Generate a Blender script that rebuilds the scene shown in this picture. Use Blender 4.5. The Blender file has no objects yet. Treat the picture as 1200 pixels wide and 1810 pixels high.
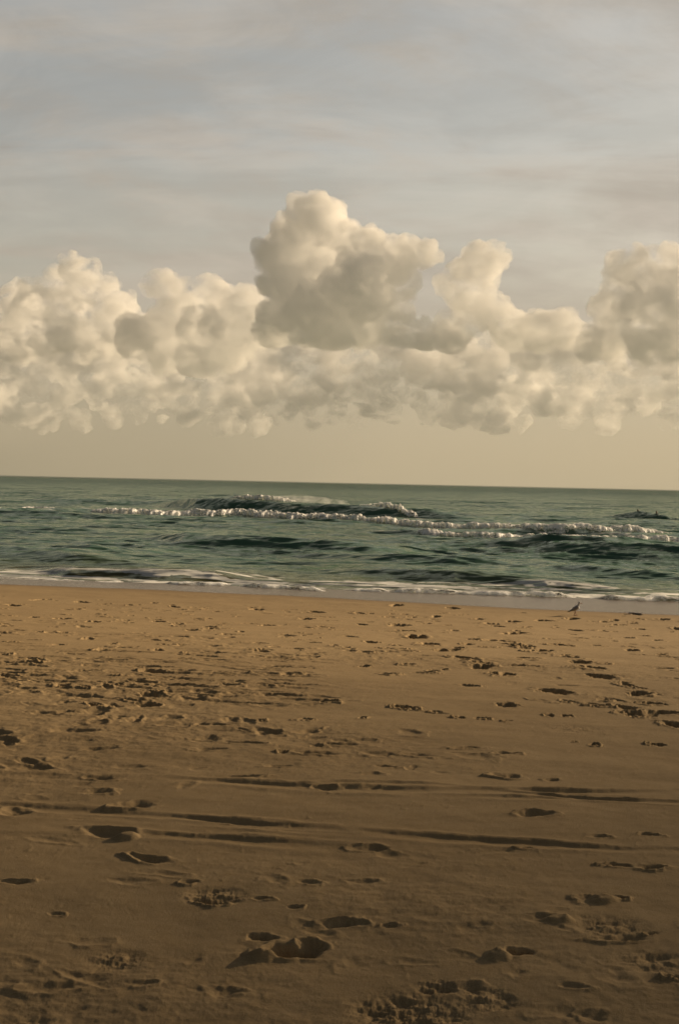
import bpy, bmesh, math, random
import numpy as np
from mathutils import Vector, Matrix

R = math.radians
scene = bpy.context.scene
col = scene.collection

# ------------------------------------------------------------------ camera, sky, sun, exposure
EYE = 3.1                       # metres above the sea
F = 2514.0                      # focal length in photo pixels (50 mm on 36 mm, 1810 px tall)
PITCH, ROLL = R(1.185), R(1.24)
SUN_AZ, SUN_EL = R(50), R(15)   # to the right of the view axis, above the sea
cam_d = bpy.data.cameras.new('camera')
cam = bpy.data.objects.new('camera', cam_d); col.objects.link(cam)
cam_d.sensor_fit = 'VERTICAL'; cam_d.sensor_height = 36.0; cam_d.lens = 50.0
cam_d.clip_start = 0.1; cam_d.clip_end = 80000
ROT = Matrix.Rotation(math.pi/2 - PITCH, 3, 'X') @ Matrix.Rotation(ROLL, 3, 'Z')
cam.matrix_world = Matrix.Translation((0, 0, EYE)) @ ROT.to_4x4()
scene.camera = cam

scene.view_settings.view_transform = 'Standard'
scene.view_settings.look = 'None'
scene.view_settings.gamma = 1.0
scene.view_settings.use_curve_mapping = False
scene.view_settings.exposure = 0.62
cy = scene.cycles
cy.use_denoising = True; cy.denoising_prefilter = 'ACCURATE'; cy.filter_width = 1.6
cy.transparent_max_bounces = 24; cy.max_bounces = 28; cy.volume_bounces = 24; cy.diffuse_bounces = 3; cy.glossy_bounces = 3
cy.use_adaptive_sampling = False
cy.sample_clamp_indirect = 6.0

world = bpy.data.worlds.new('World'); scene.world = world
world.use_nodes = True


class NT:
    """small node helper"""
    def __init__(s, tree): s.t = tree; s.t.nodes.clear()
    def n(s, kind, **kw):
        nd = s.t.nodes.new(kind)
        for k, v in kw.items():
            if k == 'ins':
                for i, x in v.items():
                    if hasattr(x, 'is_output'): s.t.links.new(x, nd.inputs[i])
                    else: nd.inputs[i].default_value = x
            else: setattr(nd, k, v)
        return nd
    def math(s, op, a, b=0.0, c=0.0, clamp=False):
        nd = s.n('ShaderNodeMath', operation=op, ins={0: a, 1: b, 2: c}); nd.use_clamp = clamp
        return nd.outputs[0]
    def noise(s, vec, scale, detail=4.0, rough=0.5, dist=0.0):
        return s.n('ShaderNodeTexNoise', ins={'Vector': vec, 'Scale': scale, 'Detail': detail, 'Roughness': rough, 'Distortion': dist}).outputs[0]
    def ramp(s, v, a, b, lo=0.0, hi=1.0):
        nd = s.n('ShaderNodeMapRange', interpolation_type='SMOOTHSTEP', ins={0: v, 1: a, 2: b, 3: lo, 4: hi})
        return nd.outputs[0]
    def mix(s, f, a, b, blend='MIX'):
        nd = s.n('ShaderNodeMix', data_type='RGBA', blend_type=blend)
        for i, x in ((0, f), (6, a), (7, b)):
            if hasattr(x, 'is_output'): s.t.links.new(x, nd.inputs[i])
            else: nd.inputs[i].default_value = x
        return nd.outputs[2]


def build_world():
    w = NT(world.node_tree)
    sky = w.n('ShaderNodeTexSky', sky_type='NISHITA', sun_disc=False, sun_elevation=SUN_EL,
              sun_rotation=SUN_AZ, altitude=0, air_density=1.2, dust_density=2.5, ozone_density=1.0)
    g = w.n('ShaderNodeTexCoord').outputs['Generated']
    sep = w.n('ShaderNodeSeparateXYZ', ins={0: g})
    x, y, z = sep.outputs
    # a sheet of thin high cloud: direction projected on a level plane
    zz = w.math('MAXIMUM', w.math('ADD', z, 0.20), 0.02)
    px = w.math('DIVIDE', x, zz); py = w.math('DIVIDE', y, zz)
    pv = w.n('ShaderNodeCombineXYZ', ins={0: px, 1: py, 2: 0.0}).outputs[0]
    mp = w.n('ShaderNodeMapping', ins={0: pv, 1: (3.1, 1.7, 0.0), 2: (0, 0, R(-32)), 3: (0.95, 2.3, 1.0)}).outputs[0]
    n1 = w.noise(mp, 0.55, 5.0, 0.55, 0.6)
    n2 = w.noise(mp, 2.1, 6.0, 0.6, 0.8)
    n3 = w.noise(pv, 7.0, 5.0, 0.6, 0.3)
    s = w.math('ADD', w.math('MULTIPLY', n1, 0.46), w.math('ADD', w.math('MULTIPLY', n2, 0.36), w.math('MULTIPLY', n3, 0.18)))
    veil = w.ramp(s, 0.42, 0.58, 0.66, 0.99)
    veil = w.math('ADD', w.math('MULTIPLY', veil, w.ramp(z, .04, .16)), w.math('MULTIPLY', .92, w.math('SUBTRACT', 1.0, w.ramp(z, .04, .16))))
    # brighter towards the sun, dimmer behind the camera
    sd = (math.sin(SUN_AZ)*math.cos(SUN_EL), math.cos(SUN_AZ)*math.cos(SUN_EL), math.sin(SUN_EL))
    dot = w.n('ShaderNodeVectorMath', operation='DOT_PRODUCT', ins={0: g, 1: sd}).outputs['Value']
    glow = w.math('MULTIPLY', w.ramp(dot, -0.75, 1.0, 0.21, 1.06), w.ramp(z, .36, .60, 1.0, .12))
    low = w.ramp(z, 0.0, 0.17, 0.0, 1.0)
    vcol = w.mix(low, (4.05, 3.38, 2.18, 1), (4.2, 3.82, 3.3, 1))
    mq = w.n('ShaderNodeMapping', ins={0: pv, 1: (7.3, 2.2, 0), 2: (0, 0, R(-38)), 3: (1.0, 2.3, 1.0)}).outputs[0]
    wisp = w.math('ADD', w.math('MULTIPLY', w.noise(mq, 1.1, 7, .6, 1.2), .6), w.math('MULTIPLY', w.noise(pv, 3.3, 7, .62, .8), .4))
    glow = w.math('MULTIPLY', glow, w.math('ADD', w.math('MULTIPLY', w.ramp(wisp, .38, .62, -.13, .11), w.ramp(z, .06, .18)), 1.0))
    vcol = w.mix(1.0, vcol, w.n('ShaderNodeCombineXYZ', ins={0: glow, 1: glow, 2: glow}).outputs[0], 'MULTIPLY')
    dim = w.ramp(z, .36, .60, 1.0, .5)
    skyc = w.mix(1.0, sky.outputs[0], w.n('ShaderNodeCombineXYZ', ins={0: dim, 1: dim, 2: dim}).outputs[0], 'MULTIPLY')
    c = w.mix(veil, skyc, vcol)
    bg = w.n('ShaderNodeBackground', ins={0: c, 1: 0.075})
    w.n('ShaderNodeOutputWorld', ins={0: bg.outputs[0]})
build_world()

sun_d = bpy.data.lights.new('sun', 'SUN')
sun_d.energy = 5.0; sun_d.angle = R(0.6); sun_d.color = (1.0, 0.76, 0.48)
sun = bpy.data.objects.new('sun', sun_d); col.objects.link(sun)
sun_dir = Vector((math.sin(SUN_AZ)*math.cos(SUN_EL), math.cos(SUN_AZ)*math.cos(SUN_EL), math.sin(SUN_EL)))
sun.rotation_euler = sun_dir.to_track_quat('Z', 'Y').to_euler()
sun.location = (30, -10, 40)

# ------------------------------------------------------------------ helpers
def tag(o, label=None, cat=None, group=None, kind=None):
    for k, v in (('label', label), ('category', cat), ('group', group), ('kind', kind)):
        if v: o[k] = v
    return o

def link(name, mesh, mat=None, parent=None):
    o = bpy.data.objects.new(name, mesh); col.objects.link(o)
    for m in (mat if isinstance(mat, (list, tuple)) else [mat]):
        if m: mesh.materials.append(m)
    o.parent = parent
    return o

def ray(px, py):
    """direction of a point of the photograph (1200x1810)"""
    return (ROT @ Vector(((px-600)/F, -(py-905)/F, -1))).normalized()

def on_level(px, py, z):
    """where that line of sight meets the level z"""
    d = ray(px, py); t = (z-EYE)/d.z
    return d.x*t, d.y*t

_rng = np.random.RandomState(7)
_perm = np.concatenate([_rng.permutation(512)]*3).astype(np.int64)
_g3 = _rng.normal(size=(512, 3)); _g3 /= np.linalg.norm(_g3, axis=1)[:, None]
_g2 = np.stack([np.cos(np.linspace(0, 2*np.pi, 512, False)), np.sin(np.linspace(0, 2*np.pi, 512, False))], 1)
_g2 = _g2[_rng.permutation(512)]

def perlin2(x, y):
    xi = np.floor(x).astype(np.int64); yi = np.floor(y).astype(np.int64)
    xf = x-xi; yf = y-yi
    u = xf*xf*xf*(xf*(xf*6-15)+10); v = yf*yf*yf*(yf*(yf*6-15)+10)
    def dt(ix, iy, fx, fy):
        g = _g2[_perm[_perm[ix & 511] + (iy & 511)]]
        return g[..., 0]*fx + g[..., 1]*fy
    a = dt(xi, yi, xf, yf); b = dt(xi+1, yi, xf-1, yf)
    c = dt(xi, yi+1, xf, yf-1); d = dt(xi+1, yi+1, xf-1, yf-1)
    return ((a+(b-a)*u) + ((c+(d-c)*u)-(a+(b-a)*u))*v)*1.5

def perlin3(p):
    pi = np.floor(p).astype(np.int64); f = p-pi
    w = f*f*f*(f*(f*6-15)+10)
    out = 0
    for dx in (0, 1):
        for dy in (0, 1):
            for dz in (0, 1):
                h = _perm[_perm[_perm[(pi[:, 0]+dx) & 511] + ((pi[:, 1]+dy) & 511)] + ((pi[:, 2]+dz) & 511)]
                g = _g3[h]
                dd = g[:, 0]*(f[:, 0]-dx)+g[:, 1]*(f[:, 1]-dy)+g[:, 2]*(f[:, 2]-dz)
                out = out + dd*(w[:, 0] if dx else 1-w[:, 0])*(w[:, 1] if dy else 1-w[:, 1])*(w[:, 2] if dz else 1-w[:, 2])
    return out*1.6

def fbm2(x, y, oct=4, gain=0.5):
    s = 0; a = 1.0; t = 0
    for i in range(oct):
        s = s + a*perlin2(x*2**i+17.3*i, y*2**i-9.1*i); t += a; a *= gain
    return s/t

def sstep(a, b, x):
    t = np.clip((x-a)/(b-a), 0, 1)
    return t*t*(3-2*t)

def grid_mesh(name, X, Y, Z, attrs=None):
    """quad sheet from 2-D arrays"""
    r, c = X.shape
    me = bpy.data.meshes.new(name)
    co = np.stack([X, Y, Z], -1).reshape(-1, 3).astype(np.float32)
    idx = np.arange(r*c).reshape(r, c)
    q = np.stack([idx[:-1, :-1], idx[:-1, 1:], idx[1:, 1:], idx[1:, :-1]], -1).reshape(-1).astype(np.int32)
    nf = len(q)//4
    me.vertices.add(len(co)); me.vertices.foreach_set('co', co.ravel())
    me.loops.add(len(q)); me.loops.foreach_set('vertex_index', q)
    me.polygons.add(nf)
    me.polygons.foreach_set('loop_start', np.arange(0, nf*4, 4, dtype=np.int32))
    me.polygons.foreach_set('use_smooth', np.ones(nf, bool))
    me.update(calc_edges=True)
    for k, v in (attrs or {}).items():
        at = me.attributes.new(k, 'FLOAT', 'POINT'); at.data.foreach_set('value', v.reshape(-1).astype(np.float32))
    return me

# ------------------------------------------------------------------ the beach
NX, NY = math.sin(R(16.4)), math.cos(R(16.4))      # seaward direction
S0 = 38.6                                           # waterline
_s = np.linspace(-80, 140, 4401)
_slope = np.interp(_s, [-80, -6, 1, 5, 9, 16, 26, 31, 34, S0, 60, 140], [-.02, -.04, -.07, -.045, .018, .062, .066, .042, .020, .018, .03, .005])
_z = -np.cumsum(_slope)*(_s[1]-_s[0]); _z -= np.interp(S0, _s, _z)

def sand_base(x, y):
    return np.interp(NX*x+NY*y, _s, _z)

def on_sand(px, py):
    d = ray(px, py)
    t = np.linspace(2.0, 70, 6000)
    z = EYE+d.z*t
    k = np.argmax(z < sand_base(d.x*t, d.y*t))
    return d.x*t[k], d.y*t[k], t[k]

_W = np.array([on_sand(px, py)[:2] for px, py in ((-200, 1025), (0, 1033), (300, 1044), (600, 1058), (900, 1075), (1200, 1088), (1500, 1102))])
_Wa = NY*_W[:, 0]-NX*_W[:, 1]; _Ws = NX*_W[:, 0]+NY*_W[:, 1]; _o = np.argsort(_Wa); _Wa, _Ws = _Wa[_o], _Ws[_o]

def wet_edge(x, y):
    """highest reach of the last wave"""
    return np.interp(NY*x-NX*y, _Wa, _Ws)

def build_sand():
    # rows crowd towards the camera, columns towards the view axis
    ys = np.concatenate([np.linspace(-40, 2.6, 60)[:-1], 2.6*np.exp(np.linspace(0, math.log(44/2.6), 1500)), np.linspace(44.5, 90, 30)])
    tc = np.linspace(-0.285, 0.285, 1050)
    side = 0.285+np.geomspace(0.004, 3.2, 90)
    ts = np.concatenate([-side[::-1], tc, side])
    wid = np.maximum(np.sqrt(ys**2*(ys > 0)+2.2**2), 2.2)
    X = wid[:, None]*ts[None, :]; Y = np.repeat(ys[:, None], len(ts), 1)
    s = NX*X+NY*Y
    along = NY*X-NX*Y
    Z = np.interp(s, _s, _z)
    sw = wet_edge(X, Y)
    dry = sstep(sw+.1, sw-1.2, s)
    # undulation and trampled ground
    Z += dry*(0.030*fbm2(X/3.7, Y/2.9, 3)+0.012*fbm2(X/1.1+5, Y/0.8, 3))
    near = sstep(30, 12, Y)
    busy = sstep(-0.15, 0.35, fbm2(X/4.0+31, Y/3.0+7, 3))
    Z += dry*(0.0042+0.011*busy)*fbm2(X/0.34+3, Y/0.26, 4, .55)*(0.55+0.45*near)
    Z += dry*near*((0.0008+0.0055*busy)*fbm2(X/0.085, Y/0.065+9, 4, .6)+.0045*np.maximum(fbm2(X/.05+40, Y/.05, 2)-.22, 0)*sstep(-.2, .3, fbm2(X/.9+8, Y/.7, 3)))

    def sub(x, y, rad):
        """index window of the sheet around a point"""
        i0 = np.searchsorted(ys, y-rad); i1 = np.searchsorted(ys, y+rad)+1
        if i1-i0 < 2: return None
        wl = wid[i0:i1].min()
        j0 = np.searchsorted(ts, (x-rad)/(wl if x-rad < 0 else wid[min(i1, len(wid)-1)]))
        j1 = np.searchsorted(ts, (x+rad)/(wl if x+rad > 0 else wid[min(i1, len(wid)-1)]))+1
        j0 = max(j0, 0); j1 = min(j1, len(ts))
        if j1-j0 < 2: return None
        return slice(i0, i1), slice(j0, j1)

    def stamp(x, y, a, b, ang, depth, rim, seed, rough=0.0, soft=0.45):
        w = sub(x, y, 2.0*max(a, b))
        if w is None: return
        xx = X[w]-x; yy = Y[w]-y
        ca, sa = math.cos(ang), math.sin(ang)
        u = (xx*ca+yy*sa)/a; v = (-xx*sa+yy*ca)/b
        th = np.arctan2(v, u)
        rr = np.sqrt(u*u+v*v)/(1+0.16*np.sin(2*th+seed)+0.10*np.sin(3*th+seed*1.7)+0.07*np.sin(5*th+seed*2.3))
        jag = 1.0 if y > 9 else .55
        rr = rr*(1+jag*0.30*perlin2(xx/(0.55*a)+seed*3, yy/(0.55*a))+jag*0.12*perlin2(xx/(0.24*a)+seed, yy/(0.24*a)+3))
        hole = (1-sstep(soft, 1.0, rr))*(.75+.25*np.clip(u*math.cos(seed)+v*math.sin(seed), -1, 1))
        ring = np.exp(-((rr-1.18)/0.22)**2)*(0.55+0.6*np.sin(th+seed*5))
        dz = -depth*hole+rim*np.maximum(ring, -0.1)
        if rough: dz = dz+rough*fbm2(xx/0.07+seed, yy/0.05, 3)*np.exp(-(rr/1.3)**4)
        Z[w] += dz

    def mound(x, y, a, b, ang, h):
        w = sub(x, y, 2.2*max(a, b))
        if w is None: return
        xx = X[w]-x; yy = Y[w]-y
        ca, sa = math.cos(ang), math.sin(ang)
        u = (xx*ca+yy*sa)/a; v = (-xx*sa+yy*ca)/b
        rr = np.sqrt(u*u+v*v)*(1+0.15*perlin2(xx/(0.6*a)+h*99, yy/(0.6*a)))
        Z[w] += h*(1-sstep(0.35, 1.0, rr))

    rnd = random.Random(5)
    # old soft prints all over, thicker where the sand is trampled
    for i in range(3600):
        yy = 3.0*math.exp(rnd.random()*math.log(34/3.0)); 
        if rnd.random() > 0.25+yy/22: continue
        xx = rnd.uniform(-0.42, 0.42)*yy
        if NX*xx+NY*yy > wet_edge(xx, yy)-.7 or (xx > -.5 and yy > 10 and rnd.random() < .7): continue
        bz = fbm2(np.array([xx/4.0+31]), np.array([yy/3.0+7]), 3)[0]
        if bz < rnd.uniform(-0.25, 0.4) or (yy < 7 and rnd.random() < .30): continue
        k = rnd.uniform(0.5, 1.15)*(1 if yy > 9 else rnd.uniform(.45, .9))
        stamp(xx, yy, 0.15*k, rnd.uniform(.055, .11)*k, rnd.uniform(0, 3.14), rnd.uniform(.008, .026)*k*(.55 if yy < 8 else 1), rnd.uniform(.003, .009)*k*(.6 if yy < 8 else 1), rnd.random()*40, rough=0.004, soft=.15 if yy < 8 else .4)

    # wheel ruts and drag lines along the beach, each a polyline of photo points
    ruts = [
        ([(-200, 1404), (60, 1420), (300, 1440), (500, 1461), (700, 1476), (900, 1490), (1060, 1500), (1500, 1508)], .062, .026, .013),
        ([(-200, 1358), (150, 1370), (320, 1377), (560, 1391), (800, 1400), (1000, 1400), (1500, 1402)], .070, .020, .012),
        ([(80, 1458), (260, 1474), (420, 1484), (560, 1494), (690, 1508), (790, 1522)], .060, .022, .012),
        ([(420, 1392), (640, 1383), (760, 1390), (980, 1412), (1500, 1430)], .055, .014, .010),
        ([(560, 1398), (740, 1408), (900, 1414), (1100, 1416), (1500, 1418)], .040, .010, .008),
        ([(-200, 1425), (100, 1437), (330, 1452), (520, 1470), (640, 1478)], .035, .010, .008),
        ([(-100, 1470), (90, 1474), (230, 1480)], .05, .014, .008),
        ([(-100, 1160), (60, 1166), (200, 1178), (330, 1190), (520, 1200)], .10, .012, .008),
        ([(-100, 1184), (80, 1200), (200, 1211), (300, 1214)], .11, .016, .009),
        ([(120, 1150), (260, 1165), (420, 1184), (520, 1198), (640, 1222)], .10, .013, .008),
        ([(-100, 1142), (90, 1148), (200, 1156)], .11, .011, .007),
    ]
    for pts, wdt, dep, rim in ruts:
        P = np.array([on_sand(*p)[:2] for p in pts])
        # dense smooth curve
        q = np.linspace(0, len(P)-1, 600)
        cx = np.interp(q, range(len(P)), P[:, 0]); cyy = np.interp(q, range(len(P)), P[:, 1])
        ker = np.ones(61)/61
        cx = np.convolve(np.pad(cx, 30, 'edge'), ker, 'valid'); cyy = np.convolve(np.pad(cyy, 30, 'edge'), ker, 'valid')
        o = np.argsort(cx); cx, cyy = cx[o], cyy[o]
        m = (Y > cyy.min()-1.5) & (Y < cyy.max()+1.5) & (X > cx[0]-1) & (X < cx[-1]+1)
        xs, yv = X[m], Y[m]
        yc = np.interp(xs, cx, cyy)+0.05*fbm2(xs/1.3+dep*999, xs*0+wdt*77, 3)+.022*fbm2(xs/.15, yv/.2, 4, .6)
        dep, rim = dep*.55, rim*.8
        d = (yv-yc)/(wdt*(0.8+0.5*fbm2(xs/0.9+4, xs*0+dep*100, 2)))
        amp = np.clip(0.58+1.9*fbm2(xs/1.1+dep*500, xs*0+3, 4, .6), 0.0, 1.35)*(1-.35*sstep(.5, -2.0, xs))
        end = sstep(cx[0]-.2, cx[0]+1.0, xs)*sstep(cx[-1]+.2, cx[-1]-1.0, xs)
        # steep seaward wall, gentle near side, a ridge beyond it
        prof = -dep*np.where(d > 0, 1-sstep(0.15, 0.8, d), 1-sstep(0.1, 1.9, -d))+rim*np.exp(-((d-1.35)/.6)**2)*(1+.8*fbm2(xs/.12, yv/.08, 3))+.5*rim*np.exp(-((d+2.2)/.7)**2)
        Z[m] += prof*amp*end

    def print_px(px, py, wpx, depth=0.05, rim=0.02, ang=None, asp=0.62, rough=0.0, soft=.45, k=0):
        x, y, t = on_sand(px, py)
        a = 0.46*wpx*t/F
        stamp(x, y, a, a*asp, (k*0.9) % 0.7-0.35 if ang is None else ang, depth, rim, k*1.37+px*0.013, rough, soft)

    # the prints one can tell apart in the foreground
    big = [(268, 1518, 95, .055), (190, 1470, 110, .05), (240, 1420, 80, .05), (945, 1442, 80, .05), (895, 1373, 75, .05),
           (1095, 1530, 55, .045), (1150, 1532, 60, .045), (370, 1592, 60, .045), (520, 1605, 38, .03), (600, 1634, 80, .045), (692, 1638, 40, .03),
           (1096, 1588, 34, .04), (1040, 1592, 60, .03), (1105, 1660, 90, .035), (955, 1630, 80, .022), (1196, 1728, 60, .06),
           (170, 1397, 70, .04), (30, 1430, 70, .045), (30, 1555, 55, .035), (180, 1372, 65, .03), (430, 1372, 70, .035), (575, 1394, 60, .035), (655, 1500, 70, .03),
           (930, 1500, 40, .03), (335, 1560, 40, .035), (100, 1612, 40, .02), (640, 1560, 60, .02), (830, 1745, 60, .02), (460, 1588, 45, .025), (545, 1560, 50, .02),
           (1150, 1650, 30, .03), (975, 1380, 36, .03), (740, 1335, 70, .03), (890, 1334, 55, .035), (825, 1322, 60, .03), (680, 1355, 50, .03), (1145, 1475, 40, .03),
           (1055, 1478, 40, .02), (500, 1353, 60, .03), (560, 1318, 36, .03), (90, 1745, 120, .025), (250, 1740, 60, .018), (400, 1755, 70, .018), (1010, 1747, 60, .018), (1050, 1795, 70, .025)]
    for k, (px, py, wp, dep) in enumerate(big):
        print_px(px, py, wp, dep*.54, dep*.22, asp=.42+.13*(k*7 % 5)/2, k=k, rough=.010 if k % 3 == 0 else .005, soft=.08+.08*(k % 4))
    # the deep print with a thrown-up lip on its left
    x, y, t = on_sand(515, 1681)
    stamp(x, y, .115, .085, 0.25, .075, .014, 2.2, .004, .4)
    x, y, t = on_sand(548, 1672); stamp(x, y, .075, .06, 0.1, .035, .010, 5.0, 0, .4)
    x, y, t = on_sand(466, 1690); mound(x, y, .062, .075, .5, .022)
    x, y, t = on_sand(462, 1655); stamp(x, y, .06, .045, 0, .03, .004, 9, 0, .4)
    # second one with a pad of pushed sand
    x, y, t = on_sand(880, 1692); mound(x, y, .06, .07, 0, .018)
    x, y, t = on_sand(915, 1685); stamp(x, y, .055, .05, 0, .045, .006, 1.0, 0, .45)
    x, y, t = on_sand(1062, 1594); mound(x, y, .10, .06, .1, .022)
    x, y, t = on_sand(225, 1478); mound(x, y, .08, .07, .1, .02)
    x, y, t = on_sand(985, 1631); mound(x, y, .09, .05, .0, .02)
    # churned patches
    for px, py, wp, dep in ((720, 1790, 230, .019), (210, 1695, 120, .012), (770, 1745, 80, .02), (860, 1770, 120, .015), (380, 1585, 120, .015), (1080, 1640, 140, .012), (1150, 1700, 120, .012), (1010, 1290, 110, .006), (905, 1207, 90, .006)):
        x, y, t = on_sand(px, py); a = .5*wp*t/F
        w = sub(x, y, 2*a)
        if w is None: continue
        rr = np.hypot((X[w]-x)/a, (Y[w]-y)/(a*.9))
        Z[w] += dep*1.7*fbm2(X[w]/.10, Y[w]/.07, 5, .65)*(1-sstep(.25, 1.25, rr*(1+.35*fbm2(X[w]/.3, Y[w]/.3, 2))))-.4*dep*(1-sstep(.5, 1.1, rr))
    # trails leading to the water and scattered single prints farther off
    trails = [(705, 1106), (716, 1114), (735, 1126), (757, 1137), (785, 1150), (817, 1163), (850, 1178), (890, 1191), (980, 1223), (1050, 1245),
              (905, 1119), (885, 1132), (910, 1140), (930, 1142), (957, 1150), (1008, 1161), (1024, 1172), (1046, 1183), (1060, 1196), (1108, 1210), (1126, 1225), (1158, 1242), (1120, 1263), (1146, 1264), (1176, 1262), (1190, 1283),
              (640, 1268), (812, 1269), (850, 1270), (970, 1264), (1000, 1265), (710, 1251), (540, 1270), (500, 1330), (460, 1272), (165, 1247), (190, 1248), (110, 1094), (145, 1064), (72, 1060), (165, 1100), (310, 1073), (360, 1076), (370, 1112), (485, 1143), (340, 1114),
              (220, 1096), (280, 1098), (455, 1077), (540, 1095), (580, 1091), (640, 1104), (632, 1084), (770, 1090), (870, 1103), (905, 1099), (845, 1095), (960, 1097), (1060, 1114), (1115, 1150), (1130, 1112), (1015, 1114), (1085, 1096), (1160, 1133), (985, 1140), (835, 1130), (825, 1138),
              (60, 1165), (25, 1070), (250, 1119), (400, 1122), (540, 1108), (1195, 1112), (1050, 1318), (1160, 1318), (690, 1090), (1010, 1093), (925, 1110), (880, 1108), (1052, 1141), (700, 1070), (800, 1075), (1120, 1085), (1170, 1095), (560, 1082), (590, 1140), (470, 1105), (720, 1150), (655, 1135)]
    rt = random.Random(3)
    for k, (px, py) in enumerate(trails):
        x, y, t = on_sand(px, py)
        big_one = k < 26
        a = .5*(rt.uniform(36, 50) if big_one else rt.uniform(16, 30))*t/F
        b = .5*(rt.uniform(9, 13) if big_one else rt.uniform(4, 6.5))*t*t/F/(EYE-sand_base(x, y))
        stamp(x, y, a, min(b, .45), rt.uniform(-.2, .2), rt.uniform(.55, .75)*min(a, .2), rt.uniform(.006, .016), k*1.9, .004, .55)
        if k % 3 == 1: stamp(x+rt.uniform(-.3, .3), y+rt.uniform(-.3, .3), a*.6, a*.7, rt.uniform(-.5, .5), .03, .010, k*2.9, .006, .5)
    # short broken strokes of the trampled strip on the left
    for i in range(170):
        px = rt.uniform(-40, 560); py = 1128+rt.random()*85+.05*px+rt.gauss(0, 8)
        x, y, t = on_sand(px, py); a = rt.uniform(.10, .30)
        stamp(x, y, a, rt.uniform(.05, .09), rt.uniform(-.35, .15), rt.uniform(.006, .017), rt.uniform(.003, .007), i*1.31, .008, .45)
    for i in range(330):
        yy = rt.uniform(11, 34); xx = rt.uniform(-.3, .3)*yy
        if NX*xx+NY*yy > wet_edge(xx, yy)-.5: continue
        a = rt.uniform(.05, .12)
        stamp(xx, yy, a, a*rt.uniform(.6, 1.6), rt.uniform(-.6, .6), rt.uniform(.02, .05), rt.uniform(.008, .02), i*.77, .006, .5)
    wet = sstep(sw-.25, sw+.25, s+0.25*fbm2(along/2.2, s*0, 3))
    damp = sstep(sw-1.6, sw-.1, s+0.5*fbm2(along/3.0+4, s/2.0, 3))
    return grid_mesh('sand', X, Y, Z, {'wet': wet, 'damp': damp})

def sand_material():
    m = bpy.data.materials.new('sand'); m.use_nodes = True
    w = NT(m.node_tree)
    geo = w.n('ShaderNodeNewGeometry').outputs['Position']
    wet = w.n('ShaderNodeAttribute', attribute_name='wet').outputs['Fac']
    damp = w.n('ShaderNodeAttribute', attribute_name='damp').outputs['Fac']
    n1 = w.noise(geo, 0.6, 5, .6); n2 = w.noise(geo, 9.0, 6, .65); n3 = w.noise(geo, 210.0, 3, .7); n4 = w.noise(geo, 90., 3, .6)
    c = w.mix(w.ramp(n1, .3, .7), (0.345, 0.250, 0.136, 1), (0.395, 0.290, 0.160, 1))
    c = w.mix(w.math('MULTIPLY', w.ramp(n2, .35, .75), .45), c, (0.29, 0.20, 0.095, 1))
    grain = w.ramp(n3, .30, .72)
    c = w.mix(w.math('MULTIPLY', grain, .55), c, (0.20, 0.14, 0.085, 1))
    c = w.mix(w.math('MULTIPLY', w.ramp(n3, .62, .75), .5), c, (0.75, 0.62, 0.42, 1))
    c = w.mix(w.math('MULTIPLY', damp, .45), c, (0.20, 0.14, 0.085, 1))
    c = w.mix(w.math('MULTIPLY', wet, .8), c, (0.10, 0.075, 0.05, 1))
    rough = w.math('SUBTRACT', 0.95, w.math('MULTIPLY', wet, 0.70))
    dry = w.math('SUBTRACT', 1.0, wet)
    b1 = w.n('ShaderNodeBump', ins={'Strength': w.math('MULTIPLY', dry, .6), 'Distance': .0025, 'Height': n4})
    b2 = w.n('ShaderNodeBump', ins={'Strength': w.math('MULTIPLY', dry, .8), 'Distance': .002, 'Height': n3, 'Normal': b1.outputs[0]})
    p = w.n('ShaderNodeBsdfPrincipled', ins={'Base Color': c, 'Roughness': rough, 'Normal': b2.outputs[0], 'Specular IOR Level': w.math('ADD', .08, w.math('MULTIPLY', wet, .08)), 'IOR': 1.33})
    w.n('ShaderNodeOutputMaterial', ins={0: p.outputs[0]})
    return m

sand = link('sand', build_sand(), sand_material())
tag(sand, 'brown beach sand pitted with footprints and wheel ruts', 'sand', kind='structure')

# ------------------------------------------------------------------ the sea
class Ridge:
    """a swell: crest through photo points, each seen at height h"""
    def __init__(s, pts, h, front, back, noise=.15):
        P = []
        for (px, py), hh in zip(pts, h if isinstance(h, (list, tuple)) else [h]*len(pts)):
            P.append((*on_level(px, py, hh), hh))
        s.P = np.array(sorted(P)); s.front, s.back, s.noise = front, back, noise
        s.seed = len(pts)*3.7+s.P[0, 1]
    def z(s, x, y):
        P = s.P
        yc = np.interp(x, P[:, 0], P[:, 1])+s.noise*3*fbm2(x/7+s.seed, x*0+1.5, 3)
        h = np.interp(x, P[:, 0], P[:, 2])*(1+s.noise*fbm2(x/3.3+s.seed, x*0+8, 3))
        span = max(.12*(P[-1, 0]-P[0, 0]), 2.0)
        e = sstep(P[0, 0]-span, P[0, 0]+span, x)*sstep(P[-1, 0]+span, P[-1, 0]-span, x)
        d = y-yc
        return h*e*np.where(d < 0, np.exp(-(d/s.front)**2), np.exp(-(d/s.back)**2))

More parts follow.
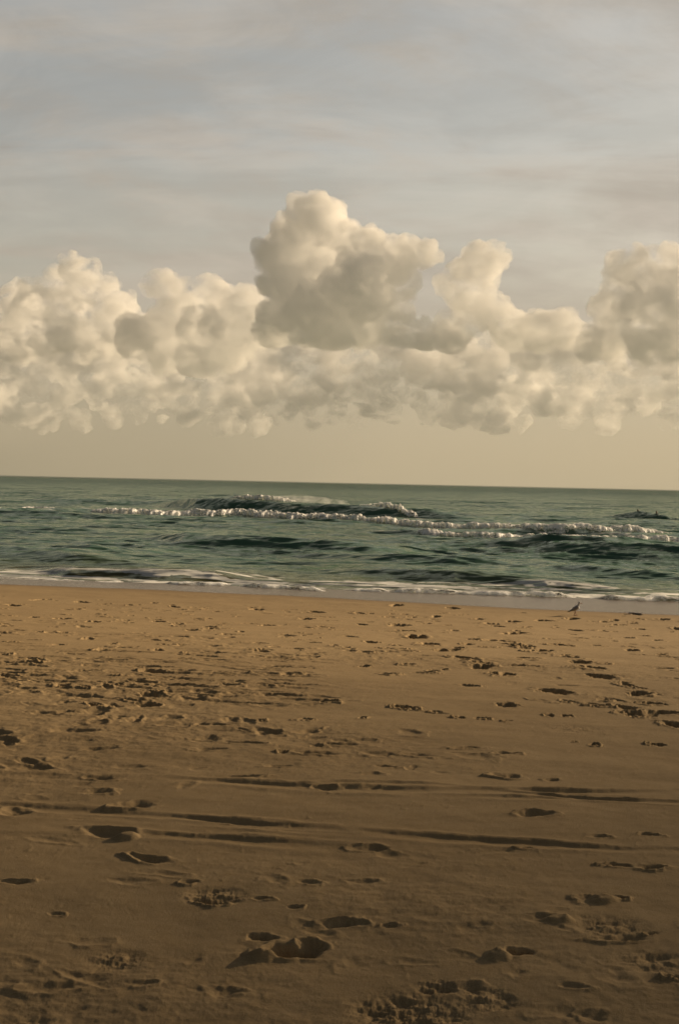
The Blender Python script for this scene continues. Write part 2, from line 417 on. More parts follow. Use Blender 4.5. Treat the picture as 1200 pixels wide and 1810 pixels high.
RIDGES = [
    Ridge([(280, 886), (305, 883), (350, 881), (420, 884), (500, 888), (560, 889), (640, 892), (700, 897), (760, 898), (830, 908)], [.55, .85, 1.2, 1.2, 1.15, 1.18, 1.16, 1.0, 1.04, .67], 2.7, 9, .06),
    Ridge([(-150, 896), (0, 897), (160, 896), (400, 907), (600, 915), (800, 925), (1000, 938), (1200, 942), (1400, 948)], [.3, .3, .32, .3, .22, .2, .2, .2, .2], 2.2, 7, .15),
    Ridge([(640, 934), (770, 938), (960, 936), (1080, 943), (1200, 948), (1400, 956)], [.1, .18, .3, .2, .2, .2], 1.6, 5, .15),
    Ridge([(270, 945), (330, 942), (450, 946), (560, 952), (660, 962), (760, 970)], [.2, .5, .5, .45, .35, .2], 2.0, 6, .15),
    Ridge([(1070, 912), (1130, 907), (1170, 909), (1230, 914), (1330, 920)], [.2, .62, .62, .6, .4], 3.0, 7, .1),
    Ridge([(-80, 950), (60, 953), (170, 959), (300, 966)], [.2, .32, .35, .2], 1.8, 5, .15),
    Ridge([(-80, 970), (40, 973), (160, 984), (260, 996)], [.2, .28, .25, .1], 1.5, 4, .15),
    Ridge([(500, 972), (640, 976), (800, 985), (960, 990), (1040, 996)], [.1, .3, .3, .25, .1], 1.6, 4.5, .15),
    Ridge([(900, 962), (1000, 965), (1150, 972), (1300, 978)], [.2, .3, .3, .2], 1.6, 4.5, .15),
    Ridge([(560, 1004), (680, 1006), (800, 1013), (900, 1020)], [.1, .22, .22, .1], 1.0, 2.6, .15),
    Ridge([(60, 1000), (130, 1003), (250, 1005), (380, 1009), (470, 1016)], [.1, .24, .26, .24, .1], .9, 2.4, .15),
    Ridge([(780, 1018), (880, 1021), (960, 1026), (1040, 1031), (1100, 1040)], [.08, .17, .2, .17, .08], .9, 2.4, .15),
    Ridge([(940, 1002), (1040, 1005), (1200, 1016)], [.1, .2, .2], 1.0, 3, .15),
]
_rw = np.random.RandomState(11)
CHOP = []
for lam in np.geomspace(0.55, 34, 64):
    a = R(16.4)+_rw.normal()*(.34 if lam < 5 else .16)
    CHOP.append((lam, .0105*lam**.82*_rw.uniform(.6, 1.3), math.sin(a), math.cos(a), _rw.uniform(0, 6.28)))

def sea_z(x, y, dy=None):
    z = np.zeros_like(x)
    for r in RIDGES: z = z+r.z(x, y)
    gust = .75+.7*fbm2(x/19+3, y/31+2, 3)
    shore = sstep(S0-1, S0+26, NX*x+NY*y)*.82+.18
    wx = x+1.2*fbm2(x/5, y/5+40, 2); wy = y+1.2*fbm2(x/5+9, y/5, 2)
    c = np.zeros_like(x)
    for lam, a, sx, sy, ph in CHOP:
        k = 2*np.pi/lam
        wgt = 1.0 if dy is None else np.clip((lam/dy-2.2)/2.5, 0, 1)
        p = np.sin(k*(wx*sx+wy*sy)+ph)
        c = c+wgt*a*(1-1.6*np.abs(p)**1.3 if lam < 9 else p)
    r = RIDGES[0]; calm = 1-.65*np.exp(-((y-np.interp(x, r.P[:, 0], r.P[:, 1])+1.5)/4.0)**2)*(x < r.P[-1, 0]+3)*(x > r.P[0, 0]-3)
    return z+c*gust*shore*.56*calm

def wash_edge(x):
    """where the last wave has run back to"""
    return 42.0-(x+10)*.118+.5*fbm2(x/2.5, x*0+3, 3)

def build_sea():
    p = np.concatenate([np.linspace(236, 12, 620), np.geomspace(11.6, .2, 150)])
    ys = EYE*F/p
    tc = np.linspace(-.27, .27, 1000)
    side = .27+np.geomspace(.004, 3.0, 80)
    ts = np.concatenate([-side[::-1], tc, side])
    X = ys[:, None]*ts[None, :]; Y = np.repeat(ys[:, None], len(ts), 1)
    dy = np.gradient(ys)[:, None]*np.ones_like(X)
    Z = sea_z(X, Y, np.maximum(dy, X*0+ys[:, None]*.0006))
    s = NX*X+NY*Y; along = NY*X-NX*Y
    Z *= sstep(S0-3, S0+5, s)*.9+.1
    ye = wash_edge(X)
    k = sstep(ye+2.2, ye-.1, Y)
    Z = Z*(1-k)+np.minimum(Z, sand_base(X, Y)-.015)*k
    # foam left on the water: in the wash, behind the rollers, on the falling crests
    lace = fbm2(along/2.6+.8*fbm2(along/1.4, s/1.1, 3), s/.75, 4, .6)
    wash = sstep(7.0, 1.5, Y-ye)*sstep(-.3, .2, Y-ye)
    foam = wash*sstep(-.02, .30, lace+.13)*.9
    streak = fbm2(along/7.0+2, s/1.3+8, 4, .6)
    for rr, front, hi in ((RIDGES[1], 6., .52), (RIDGES[2], 6., .5)):
        yc = np.interp(X, rr.P[:, 0], rr.P[:, 1]); hh = np.interp(X, rr.P[:, 0], rr.P[:, 2])
        d = yc-Y
        foam = np.maximum(foam, hi*sstep(front, 0, d)*sstep(-2.5, .5, d)*sstep(.0, .32, streak+.06))
    return grid_mesh('sea', X, Y, Z, {'foam': np.clip(foam, 0, 1), 'shallow': sstep(S0+10, S0+2.5, s), 'far': sstep(60, 900, Y)})

def sea_material():
    m = bpy.data.materials.new('sea_water'); m.use_nodes = True
    w = NT(m.node_tree)
    geo = w.n('ShaderNodeNewGeometry').outputs['Position']
    foam = w.n('ShaderNodeAttribute', attribute_name='foam').outputs['Fac']
    sh = w.n('ShaderNodeAttribute', attribute_name='shallow').outputs['Fac']
    mp = w.n('ShaderNodeMapping', ins={0: geo, 2: (0, 0, R(16)), 3: (.38, 1.0, 1.0)}).outputs[0]
    # slopes of the small waves the sheet itself is too coarse to carry
    def slope(scale, detail, amp):
        nd = w.n('ShaderNodeTexNoise', ins={'Vector': mp, 'Scale': scale, 'Detail': detail, 'Roughness': .62, 'Distortion': .2})
        v = w.n('ShaderNodeVectorMath', operation='SUBTRACT', ins={0: nd.outputs['Color'], 1: (.5, .5, .5)}).outputs[0]
        return w.n('ShaderNodeVectorMath', operation='MULTIPLY', ins={0: v, 1: (amp*.8, amp, 0)}).outputs[0]
    def vadd(a, b): return w.n('ShaderNodeVectorMath', operation='ADD', ins={0: a, 1: b}).outputs[0]
    nrm = w.n('ShaderNodeNewGeometry').outputs['Normal']
    far = w.n('ShaderNodeAttribute', attribute_name='far').outputs['Fac']
    tilt = w.n('ShaderNodeVectorMath', operation='SCALE', ins={0: (-NX*.17, -NY*.17, 0), 'Scale': far}).outputs[0]      # the wave fronts seen from the beach
    nrm = vadd(vadd(nrm, tilt), vadd(slope(.45, 4, 1.1), slope(3.1, 5, 1.25)))
    nrm = w.n('ShaderNodeVectorMath', operation='NORMALIZE', ins={0: nrm}).outputs[0]
    deep = w.mix(sh, (0.064, 0.138, 0.092, 1), (0.105, 0.100, 0.048, 1))
    fn = w.noise(mp, 5.0, 6, .7)
    fm = w.ramp(w.math('ADD', foam, w.math('MULTIPLY', w.math('SUBTRACT', fn, .5), .55)), .30, .62)
    fm = w.math('MULTIPLY', fm, w.ramp(foam, .02, .15))
    body = w.n('ShaderNodeBsdfDiffuse', ins={'Color': deep, 'Normal': nrm})
    shine = w.n('ShaderNodeBsdfGlossy', ins={'Color': (.58, .63, .54, 1), 'Roughness': .16, 'Normal': nrm})
    fr = w.n('ShaderNodeFresnel', ins={'IOR': 1.25, 'Normal': nrm}).outputs[0]
    water = w.n('ShaderNodeMixShader', ins={0: fr, 1: body.outputs[0], 2: shine.outputs[0]})
    white = w.n('ShaderNodeBsdfPrincipled', ins={'Base Color': (.62, .62, .60, 1), 'Roughness': .8, 'Normal': nrm})
    mx = w.n('ShaderNodeMixShader', ins={0: fm, 1: water.outputs[0], 2: white.outputs[0]})
    w.n('ShaderNodeOutputMaterial', ins={0: mx.outputs[0]})
    return m

sea = link('sea', build_sea(), sea_material())
tag(sea, 'dark green choppy sea reaching to the horizon', 'sea', kind='structure')

def foam_material():
    m = bpy.data.materials.new('white_water'); m.use_nodes = True
    w = NT(m.node_tree)
    geo = w.n('ShaderNodeNewGeometry').outputs['Position']
    n = w.noise(geo, 3.0, 6, .7)
    b = w.n('ShaderNodeBump', ins={'Strength': .35, 'Distance': .10, 'Height': n})
    c = w.mix(w.ramp(n, .36, .60), (.80, .81, .79, 1), (.93, .92, .90, 1))
    p = w.n('ShaderNodeBsdfPrincipled', ins={'Base Color': c, 'Roughness': .8, 'Normal': b.outputs[0], 'Subsurface Weight': 1.0, 'Subsurface Radius': (1.0, 1.0, .95), 'Subsurface Scale': .45})
    lm = w.n('ShaderNodeMapping', ins={0: geo, 3: (.8, 1.6, 2.6)}).outputs[0]
    holes = w.ramp(w.noise(lm, 1.9, 9, .78, .3), .41, .52)
    mx = w.n('ShaderNodeMixShader', ins={0: holes, 1: w.n('ShaderNodeBsdfTransparent').outputs[0], 2: p.outputs[0]})
    w.n('ShaderNodeOutputMaterial', ins={0: mx.outputs[0]})
    return m
FOAM = foam_material()

def roller(name, pts, height, width, label, seed=0, lumps=.9, thin=0.0):
    """a lumpy roll of white water whose foot follows photo points on the water"""
    P = np.array([on_level(px, py, .08) for px, py in pts])
    hs = np.array(height if isinstance(height, (list, tuple)) else [height]*len(pts), float)
    L = np.concatenate([[0], np.cumsum(np.hypot(*np.diff(P, axis=0).T))])
    n = int(min(1400, max(60, L[-1]/.05))); m = 26
    q = np.linspace(0, L[-1], n)
    cx = np.interp(q, L, P[:, 0]); cyy = np.interp(q, L, P[:, 1]); h = np.interp(q, L, hs)
    cyy = cyy+.5*width*fbm2(q/2.7+seed, q*0+4, 3)+.35*width*fbm2(q/.45+seed, q*0+7, 3)
    h = h*np.clip(1+lumps*fbm2(q/1.5+seed*3, q*0+6, 4, .6), .12, 2)
    if thin: h = h*sstep(-thin, .3-thin, fbm2(q/2.2+seed*5, q*0+1, 3))
    taper = sstep(0, .04*L[-1]+.5, q)*sstep(L[-1], .96*L[-1]-.5, q)
    a = np.linspace(0, np.pi, m)
    u = -np.cos(a)                              # -1 shoreward foot, +1 seaward foot
    prof = np.sin(a)**.8*(1-.35*u)
    wq = width*(.75+.5*fbm2(q/3.1+seed*2, q*0+2, 3))*(.3+.7*taper)
    X = np.repeat(cx[:, None], m, 1); Y = cyy[:, None]+(u*.5+.5)[None, :]*wq[:, None]
    base = sea_z(X, Y)
    s = NX*X+NY*Y
    base *= sstep(S0-3, S0+5, s)*.9+.1
    base = np.maximum(base, sand_base(X, Y)-.02)
    Z = base-.06+prof[None, :]*(h*taper)[:, None]
    pos = np.stack([X, Y*1.0, Z], -1).reshape(-1, 3)
    st = np.array([.45, 1, 1])
    d = .6*perlin3(pos*st/.8+seed)+.24*perlin3(pos*st/.33+seed)+.15*perlin3(pos/.13)
    spike = np.maximum(perlin3(pos*np.array([1/.16, 1/.3, 1/.8])+seed), 0)**1.5
    k = (prof[None, :]*(h*taper)[:, None]).reshape(-1)
    pos[:, 2] += k*(.22*d+.04*spike*sstep(.5, 1, np.repeat(np.sin(a)[None, :], n, 0).reshape(-1)))
    pos[:, 1] -= k*.25*d
    me = grid_mesh(name, pos[:, 0].reshape(n, m), pos[:, 1].reshape(n, m), pos[:, 2].reshape(n, m))
    o = link(name, me, FOAM)
    return tag(o, label, 'breaking wave', 'lines of white water breaking off the beach')

roller('breaking_wave', [(150, 904), (200, 909), (300, 912), (420, 913), (520, 918), (600, 921), (700, 928), (800, 936), (900, 941), (1000, 944), (1210, 948)],
       [.26, .50, .46, .42, .42, .42, .42, .42, .38, .34, .34], 4.2, 'longest white breaker, crossing the sea in front of the tall green wave', 1, .55)
roller('breaking_wave', [(730, 940), (790, 944), (880, 948), (960, 950), (1040, 952), (1120, 954), (1260, 958)],
       [.18, .30, .34, .32, .40, .42, .42], 3.2, 'shorter white breaker at the right, just nearer than the longest breaker', 2, .6)
roller('breaking_wave', [(405, 903), (440, 905), (475, 906), (505, 907), (530, 908)], [.15, .42, .46, .36, .12], 2.4, 'torn patch of foam spilling down the left part of the tall green wave', 5, .8)
roller('breaking_wave', [(630, 910), (660, 913), (690, 915), (715, 917), (745, 919)], [.12, .40, .44, .36, .12], 2.4, 'torn patch of foam spilling down the right part of the tall green wave', 6, .8)
roller('breaking_wave', [(-40, 900), (10, 899), (60, 899), (100, 901)], [.10, .2, .2, .08], 1.6, 'thin far line of foam at the left edge of the sea', 7, .7)
roller('breaking_wave', [(-60, 1017), (60, 1021), (160, 1024), (280, 1027), (400, 1030), (500, 1036), (600, 1041)],
       [.05, .07, .07, .08, .11, .12, .10], 1.0, 'low foamy shore break washing onto the left half of the beach', 3, 1.0, .32)
roller('breaking_wave', [(590, 1037), (700, 1041), (800, 1043), (900, 1046), (1000, 1049), (1100, 1053), (1260, 1057)],
       [.07, .09, .10, .11, .14, .13, .12], 1.0, 'low foamy shore break behind the gull on the right half', 4, 1.0, .32)

# ------------------------------------------------------------------ clouds
def cloud_material(name, density, aniso=.35, gaps=None, size=60., colour=(.988, .983, .975, 1), step=.6):
    m = bpy.data.materials.new(name); m.use_nodes = True
    w = NT(m.node_tree)
    den = density
    if gaps:
        geo = w.n('ShaderNodeNewGeometry').outputs['Position']
        mp = w.n('ShaderNodeMapping', ins={0: geo, 3: (1/size, 1/size, 1.35/size)}).outputs[0]
        den = w.ramp(w.noise(mp, 1.0, 7, .62, .4), gaps[0], gaps[1], 0.0, density)
    v = w.n('ShaderNodeVolumeScatter', ins={'Color': colour, 'Density': den, 'Anisotropy': aniso})
    w.n('ShaderNodeOutputMaterial', ins={1: v.outputs[0]})
    m.cycles.volume_step_rate = step
    return m

def cloud(name, blobs, dist, mat, label, seed, levels=2, kids=9, voxel=None, flat=None, depth=.8, fine=1.0):
    """blobs (photo x, y, radius) grown into cauliflower heads and fused into one closed body"""
    rnd = random.Random(seed)
    sph = []
    for px, py, r in blobs:
        d = ray(px, py); k = dist/d.y; rr = r*dist/F
        c = Vector((d.x*k, d.y*k, EYE+d.z*k))+Vector((0, rnd.uniform(-1, 1)*rr*depth, 0))
        sph.append((c, rr))
        level = [(c, rr)]
        for lv in range(levels):
            nxt = []
            for cc, r0 in level:
                for i in range(kids if lv == 0 else kids-3):
                    v = Vector((rnd.gauss(0, 1), rnd.gauss(0, 1), rnd.gauss(.25, 1))).normalized()
                    r1 = r0*rnd.uniform(.28, .5)
                    c1 = cc+v*(r0*rnd.uniform(.78, 1.0))
                    if flat is not None:
                        zf = EYE+(ray(px, flat).z/ray(px, flat).y)*dist
                        if c1.z-r1*.3 < zf: continue
                    nxt.append((c1, r1))
            sph += nxt; level = nxt
    bm = bmesh.new()
    proto = bmesh.new(); bmesh.ops.create_icosphere(proto, subdivisions=2, radius=1.0)
    pv = np.array([v.co for v in proto.verts]); pf = [[v.index for v in f.verts] for f in proto.faces]; proto.free(); bm.free()
    V = np.concatenate([pv*[r, r, r*.92]+np.array(c) for c, r in sph])
    Fc = np.concatenate([np.array(pf)+i*len(pv) for i in range(len(sph))])
    me = bpy.data.meshes.new(name); me.from_pydata(V.tolist(), [], Fc.tolist()); me.update()
    o = link(name, me)
    vs = voxel or dist*.0011
    md = o.modifiers.new('fuse', 'REMESH'); md.mode = 'VOXEL'; md.voxel_size = vs
    dg = bpy.context.evaluated_depsgraph_get()
    fused = bpy.data.meshes.new_from_object(o.evaluated_get(dg))
    o.modifiers.clear(); o.data = fused; bpy.data.meshes.remove(me); fused.name = name
    n = len(fused.vertices)
    co = np.empty(n*3, np.float32); fused.vertices.foreach_get('co', co); co = co.reshape(-1, 3).astype(float)
    no = np.empty(n*3, np.float32); fused.vertex_normals.foreach_get('vector', no); no = no.reshape(-1, 3)
    u = dist/F
    def billow(p): return 1-2*np.abs(perlin3(p))
    warp = np.stack([perlin3(co/(40*u)+k*13.7) for k in range(3)], 1)*10*u
    co = co+warp*.7
    q = co+np.stack([perlin3(co/(14*u)+k*7.7) for k in range(3)], 1)*3*u
    d = billow(q/(30*u))*6.5*u+fine*u*(billow(q/(15*u)+5)*4.6+billow(q/(7.5*u)+9)*2.8+billow(q/(3.8*u)+2)*1.5)
    co = co+no*d[:, None]
    if flat is not None:                      # level underside at the height where the cloud condenses
        zf = EYE+(ray(600, flat+8).z/ray(600, flat+8).y)*dist
        lo = co[:, 2] < zf
        co[lo, 2] = zf+.42*(co[lo, 2]-zf)+perlin3(co[lo]/(30*u))*2.5*u
    fused.vertices.foreach_set('co', co.astype(np.float32).ravel()); fused.update()
    md = o.modifiers.new('fuse', 'REMESH'); md.mode = 'VOXEL'; md.voxel_size = vs
    dg = bpy.context.evaluated_depsgraph_get()
    clean = bpy.data.meshes.new_from_object(o.evaluated_get(dg))
    o.modifiers.clear(); o.data = clean; bpy.data.meshes.remove(fused); clean.name = name; fused = clean
    fused.materials.append(mat)
    tag(o, label, 'cloud', 'clouds banked above the horizon')
    return o

D1 = 6000.
dense = cloud_material('cloud_dense', 1/52., -.15, (.33, .50), 100., (.990, .985, .977, 1), .6)
mid = cloud_material('cloud_mid', 1/58., -.15, (.36, .56), 120., (.978, .971, .959, 1), .6)
soft = cloud_material('cloud_soft', 1/52., -.15, (.43, .56), 120., (.945, .935, .92, 1), .5)
far_soft = cloud_material('cloud_far', 1/75., -.15, (.45, .58), 150., (.90, .888, .872, 1), .5)
rc = random.Random(8)
def bank(x0, x1, y0, y1, n, r0, r1):
    return [(x0+(x1-x0)*(i+rc.random())/n, rc.uniform(y0, y1), rc.uniform(r0, r1)) for i in range(n)]

cloud('cumulus_cloud', [(548, 385, 36), (575, 395, 34), (600, 415, 28), (520, 425, 42), (478, 452, 24), (505, 385, 9), (560, 470, 76), (505, 500, 40), (640, 455, 40), (680, 450, 34), (715, 448, 28), (748, 443, 20),
                        (690, 490, 36), (630, 520, 60), (560, 555, 56), (520, 560, 40), (690, 540, 28), (640, 580, 38), (590, 590, 38), (705, 590, 24), (750, 597, 22), (480, 590, 26), (795, 605, 20)], D1, dense,
      'tallest cumulus, its shaded face left and bright edge right, mid sky', 1, flat=604)
cloud('cumulus_cloud', [(868, 448, 20), (845, 455, 24), (884, 460, 12), (832, 480, 28), (858, 488, 20), (800, 492, 16), (815, 512, 30), (845, 522, 22), (780, 500, 10), (862, 545, 26), (830, 560, 30), (800, 590, 28), (885, 565, 30), (915, 585, 30), (945, 590, 26), (985, 572, 26), (1000, 592, 24), (960, 600, 24), (1020, 595, 20)], D1*1.05, mid,
      'small leaning cumulus standing right of the tallest one', 2, flat=606)
cloud('cumulus_cloud', [(1100, 472, 28), (1130, 495, 42), (1185, 472, 30), (1215, 500, 50), (1095, 545, 44), (1165, 560, 62), (1215, 580, 60), (1075, 600, 34), (1140, 605, 42), (1045, 610, 22)], D1*.98, mid,
      'broad grey cumulus cut off by the right edge of the sky', 3, flat=632)
cloud('cumulus_cloud', [(135, 480, 22), (165, 490, 18), (105, 488, 16), (185, 515, 24), (140, 540, 40), (70, 540, 36), (15, 540, 36), (-30, 555, 46), (205, 560, 36), (90, 585, 44), (20, 610, 36), (235, 590, 34), (160, 600, 40)], D1*1.1, soft,
      'soft ragged cumulus at the left edge of the sky', 4, flat=640)
cloud('cumulus_cloud', [(285, 490, 13), (272, 508, 14), (305, 522, 24), (365, 508, 17), (340, 545, 32), (390, 530, 24), (440, 522, 18), (425, 552, 30), (470, 560, 24), (490, 577, 14), (300, 570, 36), (370, 585, 42), (300, 615, 44), (440, 592, 30), (250, 600, 34), (400, 625, 36), (350, 640, 34)], D1*1.08, mid,
      'turreted cumulus between the left edge cloud and the tallest one', 5, flat=660)
for x0, x1, dk, sd, lab in ((-90, 470, 1.5, 6, 'low hazy cloud bank on the left above the horizon'), (400, 880, 1.4, 7, 'low creamy cloud bank under the tallest cumulus'), (790, 1290, 1.55, 9, 'low greyish cloud bank on the right above the horizon')):
    n = int((x1-x0)/17)
    cloud('cloud_bank', bank(x0, x1, 600, 655, n, 18, 34)+bank(x0, x1, 650, 705, n, 14, 28)+bank(x0, x1, 690, 752, n, 6, 18), D1*dk, far_soft, lab, sd, kids=6, depth=2.)

def sea_haze():
    """thin sunlit haze over the water far out, thickest at the horizon, in front of the cloud banks"""
    bm = bmesh.new(); bmesh.ops.create_icosphere(bm, subdivisions=5, radius=1.0)
    for v in bm.verts: v.co = (v.co.x*9000, v.co.y*700, v.co.z*950)
    me = bpy.data.meshes.new('sea_haze'); bm.to_mesh(me); bm.free()
    o = link('sea_haze', me, cloud_material('haze', .27/1400, 0., colour=(.97, .95, .92, 1)))
    o.location = (600, 4000, -30)
    tag(o, 'thin warm haze lying over the far sea', 'haze', kind='stuff')
sea_haze()

def sea_spray():
    """mist blown back off the crest of the green wave"""
    bm = bmesh.new(); bmesh.ops.create_icosphere(bm, subdivisions=4, radius=1.0)
    co = np.array([v.co for v in bm.verts])
    k = 1+.35*perlin3(co*2.3+4)
    for v, q in zip(bm.verts, co*k[:, None]*[3.6, 1.6, .42]): v.co = q
    me = bpy.data.meshes.new('sea_spray'); bm.to_mesh(me); bm.free()
    o = link('sea_spray', me, cloud_material('spray', .30, .1, (.42, .66), .8, (.99, .98, .97, 1), .6))
    d = ray(548, 884); o.location = (d.x/d.y*132.5, 132.5, EYE+d.z/d.y*132.5)
    o.rotation_euler = (0, R(3), R(-8))
    tag(o, 'fine spray blowing off the crest of the tall green wave', 'spray', kind='stuff')
sea_spray()

def shade_cloud():
    """unseen cloud added low across the sun, so its soft edge darkens the near sand"""
    bm = bmesh.new(); bmesh.ops.create_icosphere(bm, subdivisions=5, radius=1.0)
    co = np.array([v.co for v in bm.verts])
    k = 1+.008*perlin3(co*2.1)+.004*perlin3(co*4.7)
    for v, q in zip(bm.verts, co*k[:, None]*[250, 150, 90]): v.co = q
    me = bpy.data.meshes.new('shade_cloud'); bm.to_mesh(me); bm.free()
    o = link('shade_cloud', me, cloud_material('cloud_shade', 1/13., .3))  # added out of view, only to dim the sun on the foreground
    edge = Vector((0, 9.5, 1.4))+sun_dir*(1500/math.cos(SUN_EL))
    o.location = edge+250*Vector((math.cos(SUN_AZ), -math.sin(SUN_AZ), 0))
    o.rotation_euler = (0, 0, -SUN_AZ)
    tag(o, 'unseen cloud added off to the right to shade the near sand', 'cloud', 'clouds banked above the horizon')
shade_cloud()

# ------------------------------------------------------------------ gull and people
def plain(name, c, rough=.6, spec=.3):
    m = bpy.data.materials.new(name); m.use_nodes = True
    w = NT(m.node_tree)
    geo = w.n('ShaderNodeTexCoord').outputs['Object']
    n = w.noise(geo, 60., 4, .6)
    cc = w.mix(w.ramp(n, .3, .7), tuple(x*.82 for x in c)+(1,), tuple(min(1, x*1.12) for x in c)+(1,))
    p = w.n('ShaderNodeBsdfPrincipled', ins={'Base Color': cc, 'Roughness': rough, 'Specular IOR Level': spec})
    w.n('ShaderNodeOutputMaterial', ins={0: p.outputs[0]})
    return m

def capsules(name, caps, voxel, mats, parent=None, pick=None, smooth=2):
    """tapered limbs (point, radius, point, radius) and ellipsoids fused into one continuous skin"""
    V = []; Fc = []
    def add(pts, rows, n):
        b = len(V); V.extend(pts)
        for i in range(rows-1):
            for j in range(n):
                Fc.append((b+i*n+j, b+i*n+(j+1) % n, b+(i+1)*n+(j+1) % n, b+(i+1)*n+j))
        Fc.append(tuple(b+j for j in range(n))[::-1]); Fc.append(tuple(b+(rows-1)*n+j for j in range(n)))
    for c in caps:
        n = 16
        if len(c) == 2:                       # ellipsoid: centre, radii
            p, r = Vector(c[0]), c[1]; rows = []
            for i in range(11):
                a = math.pi*(i+.02)/10.04
                for j in range(n):
                    b = 2*math.pi*j/n
                    rows.append((p.x+r[0]*math.sin(a)*math.cos(b), p.y+r[1]*math.sin(a)*math.sin(b), p.z-r[2]*math.cos(a)))
            add(rows, 11, n)
        else:
            p0, r0, p1, r1 = Vector(c[0]), c[1], Vector(c[2]), c[3]
            ax = (p1-p0).normalized(); u = ax.orthogonal().normalized(); v = ax.cross(u)
            rows = []; prof = []
            for i in range(5):
                a = math.pi/2*(i+.05)/4.05; prof.append((p0-ax*r0*math.cos(a), r0*math.sin(a)))
            for i in range(5):
                a = math.pi/2*(4-i+.05)/4.05; prof.append((p1+ax*r1*math.cos(a), r1*math.sin(a)))
            for q, r in prof:
                for j in range(n):
                    b = 2*math.pi*j/n; rows.append(tuple(q+(u*math.cos(b)+v*math.sin(b))*r))
            add(rows, len(prof), n)
    me = bpy.data.meshes.new(name); me.from_pydata(V, [], Fc); me.update()
    o = link(name, me)
    md = o.modifiers.new('fuse', 'REMESH'); md.mode = 'VOXEL'; md.voxel_size = voxel
    if smooth:
        sm = o.modifiers.new('smooth', 'SMOOTH'); sm.iterations = smooth; sm.factor = .5
    dg = bpy.context.evaluated_depsgraph_get()
    m2 = bpy.data.meshes.new_from_object(o.evaluated_get(dg))
    o.modifiers.clear(); o.data = m2; bpy.data.meshes.remove(me); m2.name = name
    for m in mats: m2.materials.append(m)
    for p in m2.polygons:
        p.use_smooth = True
        if pick: p.material_index = pick(p.center)
    o.parent = parent
    return o

def build_gull():
    x, y, t = on_sand(1016, 1087.5)
    white = plain('gull_white', (.62, .61, .58)); grey = plain('gull_grey', (.20, .20, .20)); leg = plain('gull_leg', (.22, .06, .03)); dark = plain('gull_dark', (.02, .02, .02))
    k = 24.5*t/F/.315
    caps = [((-.085, 0, .105), .018, (-.025, 0, .138), .048), ((-.025, 0, .138), .050, (.035, 0, .178), .054), ((.035, 0, .178), .052, (.066, 0, .222), .033),
            ((.066, 0, .222), .031, (.075, 0, .262), .025), ((.084, 0, .285), (.033, .026, .027)), ((-.085, 0, .105), .016, (-.14, 0, .078), .009)]
    for sd, fx in ((.026, .022), (-.026, -.02)):
        caps += [((.005, sd, .125), .024, (fx*.3, sd, .084), .009), ((fx*.3, sd, .084), .0068, (fx-.006, sd, .012), .0058)]
        for dy in (-.5, 0, .5):
            caps.append(((fx-.006, sd, .008), .006, (fx+.045*math.cos(dy), sd+.045*math.sin(dy), .004), .004))
    body = capsules('gull', caps, .0042, [white, leg, grey], None, lambda c: 1 if c.z < .086 and c.x > -.05 else (2 if c.x < -.02 and c.z > .13 else 0), 1)
    tag(body, 'grey and white gull standing side-on at the edge of the wet sand', 'gull')
    for sd in (1, -1):                       # folded wing, dark at the crossing tips
        capsules('wing', [((.042, sd*.046, .190), .030, (.0, sd*.050, .160), .036), ((.0, sd*.050, .160), .036, (-.05, sd*.040, .128), .026), ((-.05, sd*.040, .128), .026, (-.11, sd*.020, .100), .014), ((-.11, sd*.020, .100), .013, (-.175, sd*.006, .076), .005)],
                 .0042, [grey, dark], body, lambda c: 1 if c.x < -.12 else 0, 1)
        capsules('eye', [((.096, sd*.0235, .292), (.0045, .003, .0045))], .0015, [dark], body, None, 0)
    capsules('beak', [((.109, 0, .282), .010, (.142, 0, .272), .0055), ((.142, 0, .272), .0055, (.152, 0, .263), .003)], .002, [leg], body, None, 1)
    body.location = (x, y, sand_base(x, y)-.004); body.scale = (k, k, k); body.rotation_euler = (0, 0, R(-6))
build_gull()

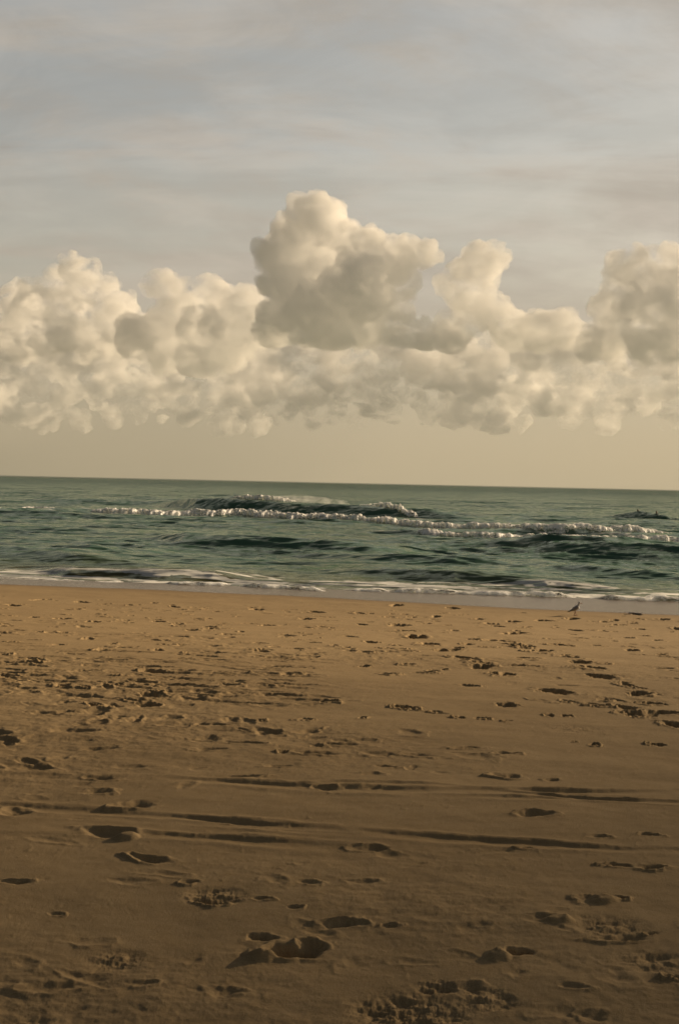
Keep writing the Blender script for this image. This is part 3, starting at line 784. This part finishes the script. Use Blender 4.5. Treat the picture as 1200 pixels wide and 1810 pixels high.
def build_person(px, py, yaw, lean, label, suit_c, hair_c):
    suit = plain('wetsuit', suit_c, .5); skin = plain('skin', (.30, .17, .11)); hair = plain('hair', hair_c)
    c = [((0, 0, .06), (.17, .13, .13)), ((0, 0, .10), .13, (0, .01, .30), .125), ((0, .01, .30), .13, (0, 0, .46), .145), ((-.07, 0, .45), .10, (.07, 0, .45), .10),
         ((-.155, 0, .49), .068, (.155, 0, .49), .068), ((0, 0, .50), .066, (0, .012, .62), .055), ((0, .02, .715), (.077, .095, .112)), ((0, .05, .665), (.055, .06, .055)),
         ((0, .112, .715), .012, (0, .122, .692), .016), ((0, .105, .662), (.026, .014, .007)), ((.078, .015, .71), (.010, .02, .032)), ((-.078, .015, .71), (.010, .02, .032))]
    for s in (1, -1):
        c += [((s*.17, 0, .48), .062, (s*.245, .04, .25), .046), ((s*.245, .04, .25), .045, (s*.19, .25, .10), .032), ((s*.19, .25, .10), .030, (s*.18, .30, .085), .028),
              ((s*.18, .31, .08), (.042, .050, .020)), ((s*.145, .30, .08), .012, (s*.125, .345, .075), .010)]
        for f, ln in zip((-.030, -.010, .010, .030), (.070, .085, .080, .062)):
            c += [((s*.18+f, .35, .078), .010, (s*.18+f*1.15, .35+ln*.55, .074), .009), ((s*.18+f*1.15, .35+ln*.55, .074), .009, (s*.18+f*1.2, .35+ln, .060), .008)]
        c += [((s*.09, .02, .03), .095, (s*.27, .36, -.04), .062), ((s*.27, .36, -.04), .060, (s*.30, .28, -.42), .040), ((s*.30, .27, -.45), .036, (s*.31, .42, -.49), .030)]
    body = capsules('person', c, .011, [suit, skin], None, lambda q: 1 if q.z > .585 or (q.y > .27 and q.z > .02 and abs(q.x) < .245) else 0, 2)
    tag(body, label, 'person', 'people out in the water')
    capsules('hair', [((0, .0, .745), (.084, .098, .095)), ((0, -.045, .70), (.074, .055, .085))], .010, [hair], body, None, 2)
    for s in (1, -1):
        capsules('eye', [((s*.030, .108, .722), (.011, .007, .007))], .003, [plain('eye', (.03, .02, .02))], body, None, 0)
    d = ray(px, py); rr = RIDGES[4]; yy = 140.
    for _ in range(4):
        xx = d.x/d.y*yy; yy = float(np.interp(xx, rr.P[:, 0], rr.P[:, 1]))+.3
    body.location = (xx, yy, EYE+d.z/d.y*yy-.83); body.rotation_euler = (R(lean), R(lean*.6), R(yaw))
build_person(1128.5, 900.0, 35, -9, 'person sitting up in dark wetsuit, leaning, left of the two on the wave', (.018, .018, .02), (.03, .02, .012))
build_person(1154.5, 903.0, 150, 4, 'person with broad dark shoulders, right of the two on the wave', (.014, .016, .018), (.02, .014, .010))
